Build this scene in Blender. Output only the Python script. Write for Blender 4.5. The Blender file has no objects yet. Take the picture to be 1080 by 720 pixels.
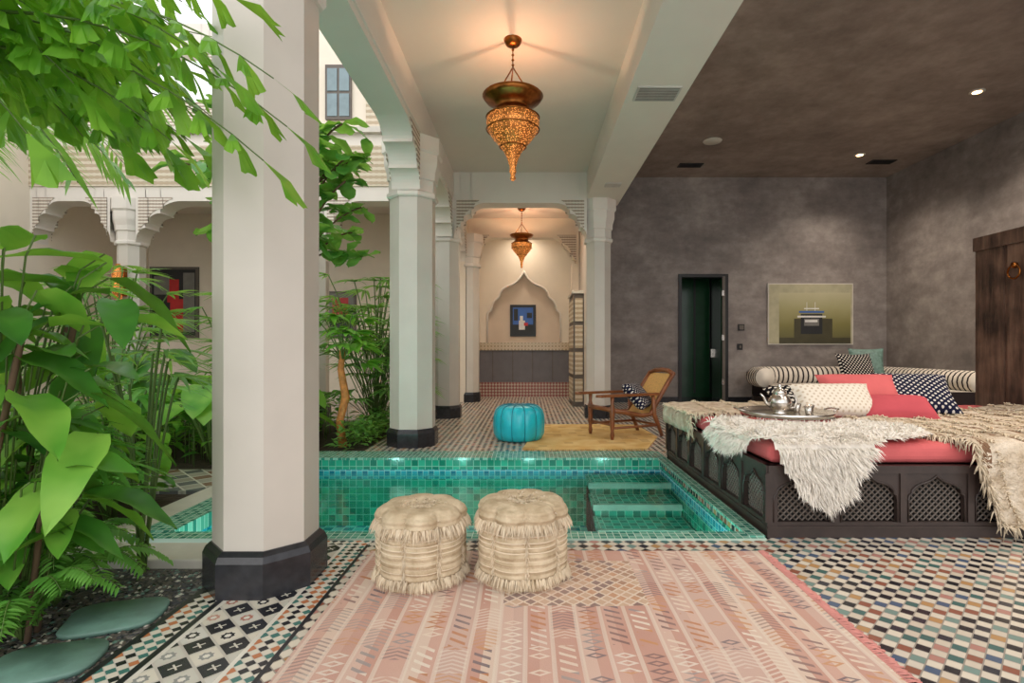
import bpy, math, random
from mathutils import Vector, Matrix, noise
random.seed(7)
R=random.random
def U(a,b): return a+(b-a)*R()
pi=math.pi
def c(r,g,b,a=1):
    def f(x):
        x/=255.0
        return x/12.92 if x<=.04045 else ((x+.055)/1.055)**2.4
    return (f(r),f(g),f(b),a)

# ---------------------------------------------------------------- mesh builder
class MB:
    def __init__(s): s.v=[];s.f=[];s.m=[];s.sm=[];s.mats=[]
    def add(s,vs,fs,mat,smooth=False,M=None):
        o=len(s.v)
        if M is not None: vs=[M@Vector(v) for v in vs]
        s.v.extend([tuple(v) for v in vs])
        if mat not in s.mats: s.mats.append(mat)
        i=s.mats.index(mat)
        for f in fs:
            s.f.append(tuple(o+k for k in f)); s.m.append(i); s.sm.append(smooth)
    def box(s,x0,x1,y0,y1,z0,z1,mat,M=None):
        vs=[(x0,y0,z0),(x1,y0,z0),(x1,y1,z0),(x0,y1,z0),(x0,y0,z1),(x1,y0,z1),(x1,y1,z1),(x0,y1,z1)]
        s.add(vs,[(0,3,2,1),(4,5,6,7),(0,1,5,4),(1,2,6,5),(2,3,7,6),(3,0,4,7)],mat,False,M)
    def rings(s,rings,mat,smooth=True,cap=True,M=None,matfn=None):
        n=len(rings[0]); vs=[p for r in rings for p in r]
        fs=[]
        for i in range(len(rings)-1):
            for j in range(n):
                fs.append((i*n+j,i*n+(j+1)%n,(i+1)*n+(j+1)%n,(i+1)*n+j))
        if cap:
            fs.append(tuple(range(n-1,-1,-1))); fs.append(tuple((len(rings)-1)*n+j for j in range(n)))
        f0=len(s.f)
        s.add(vs,fs,mat,smooth,M)
        if matfn:
            k=f0
            for i in range(len(rings)-1):
                for j in range(n):
                    mm=matfn(i,j)
                    if mm not in s.mats: s.mats.append(mm)
                    s.m[k]=s.mats.index(mm); k+=1
    def lathe(s,prof,cx,cy,mat,seg=32,smooth=True,cap=True,fn=None,rot=0,M=None,matfn=None):
        rs=[]
        for (r,z) in prof:
            ring=[]
            for j in range(seg):
                a=2*pi*j/seg+rot
                rr=r*(fn(a,z) if fn else 1)
                ring.append((cx+rr*math.cos(a),cy+rr*math.sin(a),z))
            rs.append(ring)
        s.rings(rs,mat,smooth,cap,M,matfn)
    def octo(s,prof,cx,cy,mat):
        k=1/math.cos(pi/8)
        s.lathe([(r*k,z) for r,z in prof],cx,cy,mat,8,False,True,None,pi/8)
    def tube(s,path,rad,mat,seg=8,cap=True,M=None,smooth=True,matfn=None,flat=1.0):
        P=[Vector(p) for p in path]; rs=[]
        prev=None
        for i,p in enumerate(P):
            t=(P[min(i+1,len(P)-1)]-P[max(i-1,0)]).normalized()
            if prev is None:
                a=Vector((0,0,1)) if abs(t.z)<.9 else Vector((1,0,0))
                n=t.cross(a).normalized()
            else:
                n=(prev-t*prev.dot(t)).normalized()
            prev=n; b=t.cross(n)
            r=rad[i] if isinstance(rad,(list,tuple)) else rad
            rs.append([p+n*r*math.cos(2*pi*j/seg)+b*r*flat*math.sin(2*pi*j/seg) for j in range(seg)])
        s.rings(rs,mat,smooth,cap,M,matfn)
    def grid(s,fn,nu,nv,mat,smooth=True,M=None,closed=False):
        vs=[fn(i/nu,j/nv) for j in range(nv+1) for i in range(nu+1)]
        fs=[(j*(nu+1)+i,j*(nu+1)+i+1,(j+1)*(nu+1)+i+1,(j+1)*(nu+1)+i) for j in range(nv) for i in range(nu)]
        s.add(vs,fs,mat,smooth,M)
    def obj(s,name,bevel=0,solid=0,M=None):
        me=bpy.data.meshes.new(name); me.from_pydata(s.v,[],s.f)
        for m in s.mats: me.materials.append(m)
        me.polygons.foreach_set('material_index',s.m); me.polygons.foreach_set('use_smooth',s.sm)
        me.update()
        o=bpy.data.objects.new(name,me); bpy.context.scene.collection.objects.link(o)
        if bevel:
            b=o.modifiers.new('bevel','BEVEL'); b.width=bevel; b.segments=2; b.limit_method='ANGLE'
        if solid:
            b=o.modifiers.new('solid','SOLIDIFY'); b.thickness=solid
        if M is not None: o.matrix_world=M
        return o

# ---------------------------------------------------------------- materials
class NT:
    def __init__(s,name):
        s.m=bpy.data.materials.new(name); s.m.use_nodes=True; s.t=s.m.node_tree; s.b=s.t.nodes['Principled BSDF']; s.out=s.t.nodes['Material Output']
        s.tc=s.t.nodes.new('ShaderNodeTexCoord')
    def n(s,ty,**k):
        nd=s.t.nodes.new(ty)
        for a,b in k.items(): setattr(nd,a,b)
        return nd
    def L(s,a,b): s.t.links.new(a,b)
    def put(s,sock,v):
        if isinstance(v,bpy.types.NodeSocket): s.L(v,sock)
        else: sock.default_value=v
    def M(s,op,a,b=None,cc=None):
        nd=s.n('ShaderNodeMath',operation=op)
        s.put(nd.inputs[0],a)
        if b is not None: s.put(nd.inputs[1],b)
        if cc is not None: s.put(nd.inputs[2],cc)
        return nd.outputs[0]
    def mix(s,f,a,b):
        nd=s.n('ShaderNodeMix',data_type='RGBA')
        s.put(nd.inputs[0],f); s.put(nd.inputs[6],a); s.put(nd.inputs[7],b)
        return nd.outputs[2]
    def sep(s,v=None):
        nd=s.n('ShaderNodeSeparateXYZ'); s.L(v or s.tc.outputs['Object'],nd.inputs[0]); return nd.outputs
    def comb(s,x,y,z=0.0):
        nd=s.n('ShaderNodeCombineXYZ'); s.put(nd.inputs[0],x); s.put(nd.inputs[1],y); s.put(nd.inputs[2],z); return nd.outputs[0]
    def noise(s,sc,det=4,vec=None,rough=.5):
        nd=s.n('ShaderNodeTexNoise'); nd.inputs['Scale'].default_value=sc; nd.inputs['Detail'].default_value=det; nd.inputs['Roughness'].default_value=rough
        s.L(vec or s.tc.outputs['Object'],nd.inputs['Vector']); return nd.outputs['Fac']
    def white(s,vec):
        nd=s.n('ShaderNodeTexWhiteNoise',noise_dimensions='3D'); s.L(vec,nd.inputs['Vector']); return nd.outputs['Value']
    def ramp(s,f,cols,const=True,pos=None):
        nd=s.n('ShaderNodeValToRGB'); cr=nd.color_ramp
        cr.interpolation='CONSTANT' if const else 'LINEAR'
        while len(cr.elements)<len(cols): cr.elements.new(.5)
        for i,cl in enumerate(cols):
            cr.elements[i].position = pos[i] if pos else (i/len(cols) if const else i/(len(cols)-1))
        for i,cl in enumerate(cols): cr.elements[i].color=cl
        s.L(f,nd.inputs[0]); return nd.outputs[0]
    def bump(s,h,st=.3,dist=.01):
        nd=s.n('ShaderNodeBump'); nd.inputs['Strength'].default_value=st; nd.inputs['Distance'].default_value=dist
        s.L(h,nd.inputs['Height']); s.L(nd.outputs[0],s.b.inputs['Normal']); return nd.outputs[0]
    def fin(s,col,rough=.5,metal=0,spec=.5):
        s.put(s.b.inputs['Base Color'],col); s.put(s.b.inputs['Roughness'],rough); s.b.inputs['Metallic'].default_value=metal
        s.b.inputs['Specular IOR Level'].default_value=spec
        return s.m

def simple(name,col,rough=.5,metal=0,var=.12,ns=6,bump=.1,bs=40,bd=.005,spec=.5):
    t=NT(name)
    a=tuple(max(0,x*(1-var)) for x in col[:3])+(1,); b=tuple(min(1,x*(1+var)) for x in col[:3])+(1,)
    f=t.noise(ns,5)
    if bump: t.bump(t.noise(bs,3),bump,bd)
    return t.fin(t.ramp(f,[a,b],False,[.3,.7]),rough,metal,spec)

def leafmat(name,c1,c2,tr=.35,rough=.35):
    t=NT(name)
    col=t.ramp(t.noise(5,2),[c1,c2],False,[.35,.65])
    t.fin(col,rough)
    tl=t.n('ShaderNodeBsdfTranslucent'); br=t.mix(.4,col,c(200,235,70)); t.L(br,tl.inputs[0])
    mx=t.n('ShaderNodeMixShader'); mx.inputs[0].default_value=tr
    t.L(t.b.outputs[0],mx.inputs[1]); t.L(tl.outputs[0],mx.inputs[2]); t.L(mx.outputs[0],t.out.inputs[0])
    return t.m

def tiles(name,size,even,odd,grout,rough=.25,rot=True,wall=False,gw=.05,bump=.3,star=False):
    t=NT(name); x,y,z=t.sep()
    if wall: u=t.M('ADD',x,y); v=z
    else: u,v=x,y
    if rot:
        k=.70711/size
        p=t.M('MULTIPLY',t.M('ADD',u,v),k); q=t.M('MULTIPLY',t.M('SUBTRACT',v,u),k)
    else:
        p=t.M('MULTIPLY',u,1/size); q=t.M('MULTIPLY',v,1/size)
    p=t.M('ADD',p,.0137); q=t.M('ADD',q,.0137)
    fx=t.M('FLOOR',p); fy=t.M('FLOOR',q)
    w=t.white(t.comb(fx,fy,.3))
    par=t.M('GREATER_THAN',t.M('FRACT',t.M('MULTIPLY',t.M('ADD',fx,fy),.5)),.25)
    col=t.mix(par,t.ramp(w,even),t.ramp(w,odd))
    ap=t.M('ABSOLUTE',t.M('SUBTRACT',t.M('FRACT',p),.5)); aq=t.M('ABSOLUTE',t.M('SUBTRACT',t.M('FRACT',q),.5))
    if star:
        # small eight-point star set in the pale cells, cross in the dark ones
        d1=t.M('MAXIMUM',ap,aq); d2=t.M('MULTIPLY',t.M('ADD',ap,aq),.7071)
        st=t.M('LESS_THAN',t.M('MINIMUM',d1,d2),.2)
        core=t.M('LESS_THAN',t.M('MINIMUM',d1,d2),.1)
        scol=t.ramp(t.white(t.comb(fx,fy,4.0)),[c(180,120,104),c(40,40,46),c(150,150,146),c(200,150,132)])
        s2=t.mix(core,scol,c(228,222,210))
        col=t.mix(t.M('MULTIPLY',st,par),col,s2)
        cr=t.M('LESS_THAN',t.M('MINIMUM',ap,aq),.035); lim=t.M('LESS_THAN',d1,.22)
        col=t.mix(t.M('MULTIPLY',t.M('MULTIPLY',cr,lim),t.M('SUBTRACT',1.0,par)),col,c(210,204,190))
    g=t.M('GREATER_THAN',t.M('MAXIMUM',ap,aq),.5-gw)
    col=t.mix(g,col,grout)
    if bump: t.bump(t.M('SUBTRACT',1.0,g),bump,.002)
    return t.fin(col,t.M('MULTIPLY_ADD',g,.4,rough))

WHITE=simple('white_plaster',c(226,218,208),.7,var=.03,ns=2,bump=.05)
CREAM=simple('cream_plaster',c(232,220,202),.75,var=.04,ns=2,bump=.05)
RECESS=simple('recess_plaster',c(214,196,176),.75,var=.06,ns=2,bump=.05)
CEILW=simple('ceiling_paint',c(220,210,200),.8,var=.02,ns=2,bump=.03)
COLM=simple('column_stone',c(205,198,187),.45,var=.04,ns=3,bump=.02)
def darkpl(name,a,b,cc):
    t=NT(name); n1=t.noise(.9,7,rough=.6); n2=t.noise(5,6,rough=.65)
    mp=t.n('ShaderNodeMapping'); mp.inputs['Scale'].default_value=(1,1,2.2); t.L(t.tc.outputs['Object'],mp.inputs[0])
    n3=t.noise(1.7,8,mp.outputs[0],.66)
    f=t.M('MULTIPLY_ADD',n2,.25,t.M('MULTIPLY_ADD',n3,.35,t.M('MULTIPLY',n1,.4)))
    t.bump(n2,.12,.01)
    return t.fin(t.ramp(f,[a,b,cc],False,[.38,.5,.63]),.6)
DARK=darkpl('grey_tadelakt',c(112,104,100),c(136,127,122),c(166,157,150))
DCEIL=darkpl('grey_tadelakt_ceiling',c(118,104,97),c(142,127,118),c(168,152,142))
BLACKST=simple('black_marble',c(42,42,46),.25,var=.3,ns=20,bump=0)
WAINS=simple('grey_wainscot',c(108,106,110),.6,var=.08)
blk=c(34,34,40); wht=c(222,214,198)
MOS=tiles('floor_mosaic',.052,[c(222,212,194),c(210,198,180),c(216,206,190)],
          [blk,c(46,48,58),c(66,104,100),blk,c(184,142,94),c(78,96,122),c(180,130,118),blk,c(146,90,72),c(120,146,138)],c(150,140,128))
BIGT=tiles('floor_star_tile',.105,[blk,c(44,46,52)],[wht,c(206,202,190),c(214,210,200)],c(190,184,172),gw=.05,star=True)
BORD=tiles('floor_border_tile',.035,[wht,wht],[blk,c(70,120,112),c(190,120,80)],c(190,184,172))
BSTR=simple('border_black',c(34,34,40),.3)
WSTR=simple('border_white',c(220,214,202),.4)
PGRN=tiles('pool_green_tile',.075,[c(38,164,134),c(28,140,114),c(56,180,150)],[c(22,124,104),c(42,152,126)],c(136,192,172),rot=False,wall=True,gw=.045,rough=.12)
PRIM=tiles('pool_rim_tile',.045,[c(110,172,150),c(84,154,132),c(136,188,168)],[c(58,130,114),c(98,164,144)],c(176,200,184),rot=False,gw=.06,rough=.12)
PBLU=tiles('pool_waterline_tile',.06,[c(50,166,190),c(70,184,200)],[c(24,124,150),c(34,140,160)],c(150,200,200),rot=False,wall=True,gw=.06,rough=.12)
PFLR=tiles('pool_floor_tile',.11,[c(130,236,232),c(150,240,238)],[c(30,160,180),c(40,170,184)],c(200,240,236),rot=False,gw=.05)
PSTEP=tiles('pool_step_tile',.075,[c(60,196,170),c(50,176,154)],[c(26,138,120)],c(170,216,200),rot=False,gw=.05)
REDT=tiles('red_border_tile',.055,[c(146,84,78)],[c(190,168,150)],c(120,90,80),wall=True)
BANDT=tiles('tan_band_tile',.06,[c(198,180,150)],[c(170,152,122)],c(215,200,175),wall=True)
def carved(name,a,b,sc):
    t=NT(name); x,y,z=t.sep()
    u=t.M('MULTIPLY',t.M('ADD',x,y),sc); v=t.M('MULTIPLY',z,sc)
    s1=t.M('SINE',t.M('MULTIPLY',t.M('ADD',u,v),6.283)); s2=t.M('SINE',t.M('MULTIPLY',t.M('SUBTRACT',u,v),6.283))
    s3=t.M('COSINE',t.M('MULTIPLY',u,12.566))
    f=t.M('ADD',t.M('MULTIPLY',s1,s2),t.M('MULTIPLY',s3,.4))
    g=t.M('GREATER_THAN',f,.05)
    t.bump(g,.8,.01)
    return t.fin(t.mix(g,a,b),.7)
LATT=carved('carved_lattice',c(168,152,136),c(228,218,204),9)
LATT2=carved('carved_tan_band',c(184,166,140),c(214,202,180),5)
t=NT('gravel')
vo=t.n('ShaderNodeTexVoronoi'); vo.inputs['Scale'].default_value=45; t.L(t.tc.outputs['Object'],vo.inputs[0])
t.bump(t.M('SUBTRACT',1.0,vo.outputs['Distance']),1.0,.02)
GRAVEL=t.fin(t.ramp(t.white(vo.outputs['Position']),[c(66,64,64),c(94,90,86),c(118,112,106),c(80,80,84)]),.8)
SOIL=simple('soil',c(70,58,46),.95,var=.3,ns=12,bump=.8,bs=30,bd=.03)
PAVE=tiles('courtyard_paving',.16,[c(190,186,176),c(176,170,160)],[c(120,122,124),c(150,120,104)],c(200,196,188),rot=True)
STONE=simple('pale_stone',c(206,200,188),.55,var=.08)
SLATE=simple('green_slate',c(104,138,126),.45,var=.25,ns=8,bump=.3)
WOODD=simple('dark_carved_wood',c(58,47,43),.35,var=.2,ns=10)
LATB=simple('lattice_bar_wood',c(100,90,82),.4)
WOODB=simple('teak_wood',c(128,76,44),.35,var=.25,ns=8)
t=NT('rustic_wood'); mp=t.n('ShaderNodeMapping'); mp.inputs['Scale'].default_value=(6,6,.7); t.L(t.tc.outputs['Object'],mp.inputs[0])
f=t.noise(2.5,8,mp.outputs[0],.7); f2=t.noise(3,6); ff=t.M('MULTIPLY_ADD',f2,.5,t.M('MULTIPLY',f,.5)); t.bump(f,.5,.01)
RUSTW=t.fin(t.ramp(ff,[c(50,37,31),c(92,70,58),c(124,98,82)],False,[.38,.5,.62]),.5)
# kilim
t=NT('kilim_weave'); x,y,z=t.sep()
wob=t.M('MULTIPLY_ADD',t.noise(2.0,2),.04,y)
u=t.M('MULTIPLY',t.M('MULTIPLY_ADD',t.noise(1.3,1),.03,x),9.0); v=t.M('MULTIPLY',wob,20.0)
fu=t.M('FLOOR',u); fv=t.M('FLOOR',v)
ru=t.M('FRACT',u); rv=t.M('FRACT',v)
au=t.M('ABSOLUTE',t.M('SUBTRACT',ru,.5)); av=t.M('ABSOLUTE',t.M('SUBTRACT',rv,.5))
blkid=t.white(t.comb(fu,t.M('FLOOR',t.M('MULTIPLY',v,.14)),1.0))
diam=t.M('LESS_THAN',t.M('ABSOLUTE',t.M('SUBTRACT',t.M('ADD',au,av),.3)),.1)
slant=t.M('MULTIPLY',t.M('LESS_THAN',t.M('FRACT',t.M('ADD',rv,t.M('MULTIPLY',ru,1.2))),.36),t.M('LESS_THAN',au,.3))
thin=t.M('LESS_THAN',t.M('FRACT',t.M('ADD',t.M('MULTIPLY',rv,2.0),t.M('MULTIPLY',au,2.0))),.4)
sA=t.M('LESS_THAN',blkid,.3); sB=t.M('GREATER_THAN',blkid,.6)
sC=t.M('SUBTRACT',1.0,t.M('MAXIMUM',sA,sB))
msk=t.M('ADD',t.M('ADD',t.M('MULTIPLY',diam,sA),t.M('MULTIPLY',slant,sB)),t.M('MULTIPLY',thin,t.M('MULTIPLY',sC,.7)))
exist=t.M('GREATER_THAN',t.white(t.comb(fu,fv,2.0)),.15)
msk=t.M('MULTIPLY',t.M('MULTIPLY',msk,exist),.9)
base=t.ramp(t.white(t.comb(t.M('FLOOR',t.M('MULTIPLY',u,2.0)),0.0,3.0)),[c(206,166,150),c(212,180,164),c(198,154,138),c(218,194,176),c(204,172,158)])
mot=t.ramp(t.white(t.comb(fu,t.M('FLOOR',t.M('MULTIPLY',v,.33)),5.0)),[c(230,218,202),c(190,128,88),c(226,208,190),c(116,104,110),c(224,210,196),c(202,148,104),c(138,110,106),c(156,148,146)])
col=t.mix(msk,base,mot)
edge=t.M('GREATER_THAN',au,.42)
col=t.mix(t.M('MULTIPLY',edge,.6),col,c(226,212,196))
cxm=t.M('LESS_THAN',t.M('ABSOLUTE',t.M('SUBTRACT',x,.22)),.34); cym=t.M('LESS_THAN',t.M('ABSOLUTE',t.M('SUBTRACT',y,2.72)),.26)
gx=t.M('MULTIPLY',t.M('ADD',x,y),15.0); gy=t.M('MULTIPLY',t.M('SUBTRACT',x,y),15.0)
gl_=t.M('MINIMUM',t.M('FRACT',gx),t.M('FRACT',gy))
lz=t.mix(t.M('LESS_THAN',gl_,.22),t.ramp(t.white(t.comb(t.M('FLOOR',gx),t.M('FLOOR',gy),0.0)),[c(200,156,124),c(172,136,112),c(138,116,110),c(204,174,148)]),c(224,206,186))
col=t.mix(t.M('MULTIPLY',t.M('MULTIPLY',cxm,cym),.9),col,lz)
wear=t.ramp(t.noise(3,6),[c(0,0,0),c(255,255,255)],False,[.35,.75])
col=t.mix(t.M('MULTIPLY',wear,.3),col,c(214,186,170))
t.bump(t.noise(220,2),.5,.004)
KILIM=t.fin(col,.95,spec=.1)
FRPINK=simple('pink_fringe',c(212,144,134),.9)
t=NT('ochre_rug_weave'); x,y,z=t.sep()
w=t.white(t.comb(t.M('FLOOR',t.M('MULTIPLY',x,9.0)),t.M('FLOOR',t.M('MULTIPLY',y,9.0)),1.0))
t.bump(t.noise(90,2),.4,.005)
OCHRE=t.fin(t.mix(t.M('MULTIPLY',t.M('GREATER_THAN',w,.8),.35),t.ramp(t.noise(4,4),[c(212,172,106),c(230,200,140)],False,[.35,.65]),c(166,122,76)),.95,spec=.1)
def knit(name,a,b,sc=60,st=.7):
    t=NT(name); x,y,z=t.sep()
    wv=t.M('SINE',t.M('MULTIPLY',z,sc*3)); n=t.noise(sc,3)
    t.bump(t.M('ADD',t.M('MULTIPLY',wv,.5),n),st,.01)
    return t.fin(t.ramp(t.noise(14,5),[a,b],False,[.35,.65]),.95,spec=.1)
KNIT=knit('cream_knit',c(182,162,132),c(214,196,166))
FRINGE=simple('cream_fringe',c(222,206,180),.95,spec=.1)
FUR=simple('sheepskin_wool',c(250,244,234),.95,var=.05,ns=9,bump=0,spec=.1)
def throwm(name,thr,br):
    t=NT(name); x,y,z=t.sep()
    st=t.M('FRACT',t.M('MULTIPLY',t.M('ADD',x,t.M('MULTIPLY',y,.55)),3.4))
    n=t.noise(40,4); t.bump(t.M('MULTIPLY_ADD',t.noise(12,2),1.0,n),.9,.03)
    m1=t.M('MULTIPLY',t.M('GREATER_THAN',st,thr),t.M('GREATER_THAN',n,.46))
    return t.fin(t.mix(m1,t.ramp(t.noise(9,4),[c(196,176,150),c(228,214,194)],False,[.35,.65]),br),.95,spec=.1)
THROW=throwm('cream_throw_weave',.93,c(184,160,136)); THROW2=throwm('brown_striped_blanket_weave',.84,c(132,102,80))
PINK=simple('coral_linen',c(206,104,104),.9,var=.08,bump=.2,bs=20,bd=.01,spec=.1)
PINK2=simple('rose_linen',c(190,84,92),.9,var=.08,bump=.2,spec=.1)
def patt(name,a,b,sc,thr=.5):
    t=NT(name); x,y,z=t.sep()
    s1=t.M('SINE',t.M('MULTIPLY',t.M('ADD',x,z),sc)); s2=t.M('SINE',t.M('MULTIPLY',t.M('SUBTRACT',x,z),sc))
    g=t.M('GREATER_THAN',t.M('ABSOLUTE',t.M('MULTIPLY',s1,s2)),thr)
    return t.fin(t.mix(g,a,b),.9,spec=.1)
NAVYP=patt('navy_ikat',c(28,30,52),c(206,200,192),60,.66)
BLKP=patt('black_trellis',c(22,22,28),c(220,214,202),44,.62)
WHTP=patt('cream_boucle_pattern',c(226,217,202),c(198,182,160),60,.7)
TEALP=simple('teal_gold_silk',c(110,140,130),.5,var=.3,ns=20)
SOFW=simple('sofa_cream',c(228,219,205),.9,spec=.1); SOFB=simple('sofa_black_stripe',c(50,42,42),.9,spec=.1)
TURQ=simple('turquoise_leather',c(34,186,202),.28,var=.1,ns=9,bump=.15,bs=60)
TURQD=simple('turquoise_stitch',c(16,124,142),.4)
CANE=simple('cane_weave',c(210,164,94),.6,var=.2,ns=60,bump=.5,bs=120)
SILVER=simple('hammered_silver',c(206,200,192),.22,1,var=.1,bump=.2)
BRASS=simple('aged_brass',c(150,92,44),.32,1,var=.3,ns=20,bump=.2)
t=NT('pierced_brass'); vo=t.n('ShaderNodeTexVoronoi'); vo.inputs['Scale'].default_value=70; t.L(t.tc.outputs['Object'],vo.inputs[0])
g=t.M('LESS_THAN',vo.outputs['Distance'],.33)
t.b.inputs['Emission Color'].default_value=c(255,160,80); t.L(t.M('MULTIPLY_ADD',g,1.3,.10),t.b.inputs['Emission Strength'])
PBRASS=t.fin(c(176,112,60),.35,1)
BLACK=simple('black_frame',c(20,20,20),.4); GREYF=simple('grey_frame',c(96,88,80),.5)
def emit(name,col,st):
    t=NT(name); t.b.inputs['Emission Color'].default_value=col; t.b.inputs['Emission Strength'].default_value=st
    return t.fin(col,.5)
LAMP=emit('downlight_and_fill_glow',c(255,204,140),12)
POOLFILL=emit('pool_fill_glow',c(220,255,245),4)
VENT=simple('vent_grille',c(196,192,186),.5); DVENT=simple('dark_vent',c(40,36,36),.5); VSLOT=simple('vent_slot',c(120,116,112),.5)
GREEND=simple('dark_green_lacquer',c(30,72,44),.2)
GLASS=simple('window_glass',c(120,140,146),.08,var=.1)
FISH=leafmat('fishtail_leaf',c(76,146,42),c(142,202,70),.5)
DEEP=leafmat('philodendron_leaf',c(40,104,42),c(82,150,58),.35,.3)
BRGT=leafmat('bright_leaf',c(98,176,62),c(156,212,90),.45)
FIG=leafmat('fiddle_leaf',c(70,140,62),c(124,186,94),.45,.3)
PALM=leafmat('palm_leaf',c(88,152,72),c(138,190,98),.45)
FERNM=leafmat('fern_leaf',c(90,160,66),c(134,196,94),.45,.5)
GREYL=leafmat('grey_underside_leaf',c(120,138,134),c(160,176,166),.3,.5)
STEM=simple('green_stem',c(92,118,56),.6); BARK=simple('brown_bark',c(104,82,62),.9,bump=.5); ORST=simple('orange_stem',c(196,126,66),.7,var=.3,ns=20)

# ================================================================= ROOM SHELL
PX0,PX1,PY0,PY1=-2.51,1.44,3.36,6.10
f=MB()
def flat(mb,x0,x1,y0,y1,z,mat): mb.box(x0,x1,y0,y1,z-.08,z,mat)
flat(f,-.98,8.2,-2.5,PY0,0,MOS)
flat(f,PX1,8.2,PY0,12.1,0,MOS)
flat(f,-1.95,PX1,PY1,12.1,0,MOS)
flat(f,-1.9,1.6,12.1,13.6,0,MOS)
flat(f,-8.6,-1.95,9.0,12.1,0,MOS)
flat(f,-1.44,-1.14,-2.5,3.26,0,BIGT)
for a,b,m in [(-1.64,-1.61,BSTR),(-1.61,-1.49,BORD),(-1.49,-1.46,BSTR),(-1.46,-1.44,WSTR),(-1.14,-1.12,WSTR),(-1.12,-1.0,BORD),(-1.0,-.98,BSTR)]:
    flat(f,a,b,-2.5,3.26,0,m)
flat(f,-1.64,-.98,3.26,3.36,0,BORD)
f.obj('floor')
g=MB()
flat(g,-8.6,-1.64,-2.5,2.95,-.02,GRAVEL)
flat(g,-8.6,PX0,2.95,9.0,-.03,SOIL)
flat(g,PX0,-1.95,PY1,9.0,-.03,SOIL)
g.obj('garden_ground')
g=MB()
g.box(-2.75,-1.65,2.95,3.22,-.06,.03,STONE); g.box(-4.2,-2.78,2.95,3.22,-.06,.03,STONE)
g.box(-2.75,-2.53,3.24,6.1,-.06,.02,STONE)
g.obj('pool_coping',bevel=.01)
g=MB(); flat(g,-8.4,-2.8,4.5,5.3,.0,PAVE); g.obj('garden_walkway')
# pool
p=MB(); D=-.72; WL=-.14
p.box(PX0,PX1,PY0,PY1,D-.1,D,PFLR)
p.box(PX0-.1,PX0,PY0,PY1,D,-.0,PGRN); p.box(PX1,PX1+.0601,PY0,PY1,D,-.085,PGRN)
p.box(PX0,PX1,PY0-.06,PY0,D,-.085,PGRN); p.box(PX0,PX1,5.78,PY1,D,-.001,PGRN)
p.box(PX0,PX1,5.772,5.78,WL-.07,WL+.03,PBLU); p.box(PX1-.006,PX1,PY0,5.78,WL-.07,WL+.03,PBLU); p.box(PX0,PX0+.006,PY0,5.78,WL-.07,WL+.03,PBLU)
p.box(PX0-.02,PX1+.05,5.74,PY1+.02,.0,.025,PRIM)
p.box(PX1-.05,PX1+.055,PY0,5.74,-.0,.02,PRIM)
p.box(PX0-.02,PX0+.2,PY0+.1,5.74,-.08,.02,PRIM)
p.box(PX0-.02,PX1+.05,PY0-.03,PY0+.1,-.06,.012,PRIM)
p.obj('swimming_pool')
s=MB()
for i,(y0,zz) in enumerate([(5.36,-.155),(4.98,-.26),(4.6,-.37),(4.22,-.48),(3.84,-.59)]):
    s.box(.62,PX1-.008,y0,5.77,D,zz,PSTEP)
    s.box(.60,PX1-.008,y0-.02,y0+.025,zz-.05,zz+.005,STONE); s.box(.60,.64,y0,y0+.38,zz-.03,zz+.005,PRIM)
s.obj('pool_steps')
w=NT('pool_water')
nz=w.M('ADD',w.noise(2.2,2),w.M('MULTIPLY',w.noise(9,2),.25)); bp=w.n('ShaderNodeBump'); bp.inputs['Strength'].default_value=.2; bp.inputs['Distance'].default_value=.06; w.L(nz,bp.inputs['Height'])
tr=w.n('ShaderNodeBsdfTransparent'); tr.inputs[0].default_value=(.58,.94,.90,1)
gl=w.n('ShaderNodeBsdfGlossy'); gl.inputs['Roughness'].default_value=.02; w.L(bp.outputs[0],gl.inputs['Normal'])
fr=w.n('ShaderNodeFresnel'); fr.inputs[0].default_value=1.38; w.L(bp.outputs[0],fr.inputs['Normal'])
mx=w.n('ShaderNodeMixShader'); w.L(fr.outputs[0],mx.inputs[0]); w.L(tr.outputs[0],mx.inputs[1]); w.L(gl.outputs[0],mx.inputs[2]); w.L(mx.outputs[0],w.out.inputs[0])
q=MB(); q.add([(PX0,PY0,WL),(PX1,PY0,WL),(PX1,5.78,WL),(PX0,5.78,WL)],[(0,1,2,3)],w.m); q.obj('pool_water_surface')
for k,x in enumerate([-2.0,-1.0,0.0,1.1]):  # lamps on the hidden near wall, added to brighten the water
    q=MB(); q.lathe([(.07,0),(.07,.02),(.05,.03)],0,0,POOLFILL,16,M=Matrix.Translation((x,PY0,-.45))@Matrix.Rotation(-pi/2,4,'X'))
    o=q.obj('pool_fill_light')
    l=bpy.data.lights.new('pool_fill_bulb','POINT'); l.energy=11; l.color=(.8,1,.97); l.shadow_soft_size=.06
    lo=bpy.data.objects.new('pool_fill_bulb',l); lo.location=(x,PY0+.12,-.42); bpy.context.scene.collection.objects.link(lo); lo.parent=o

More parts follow.
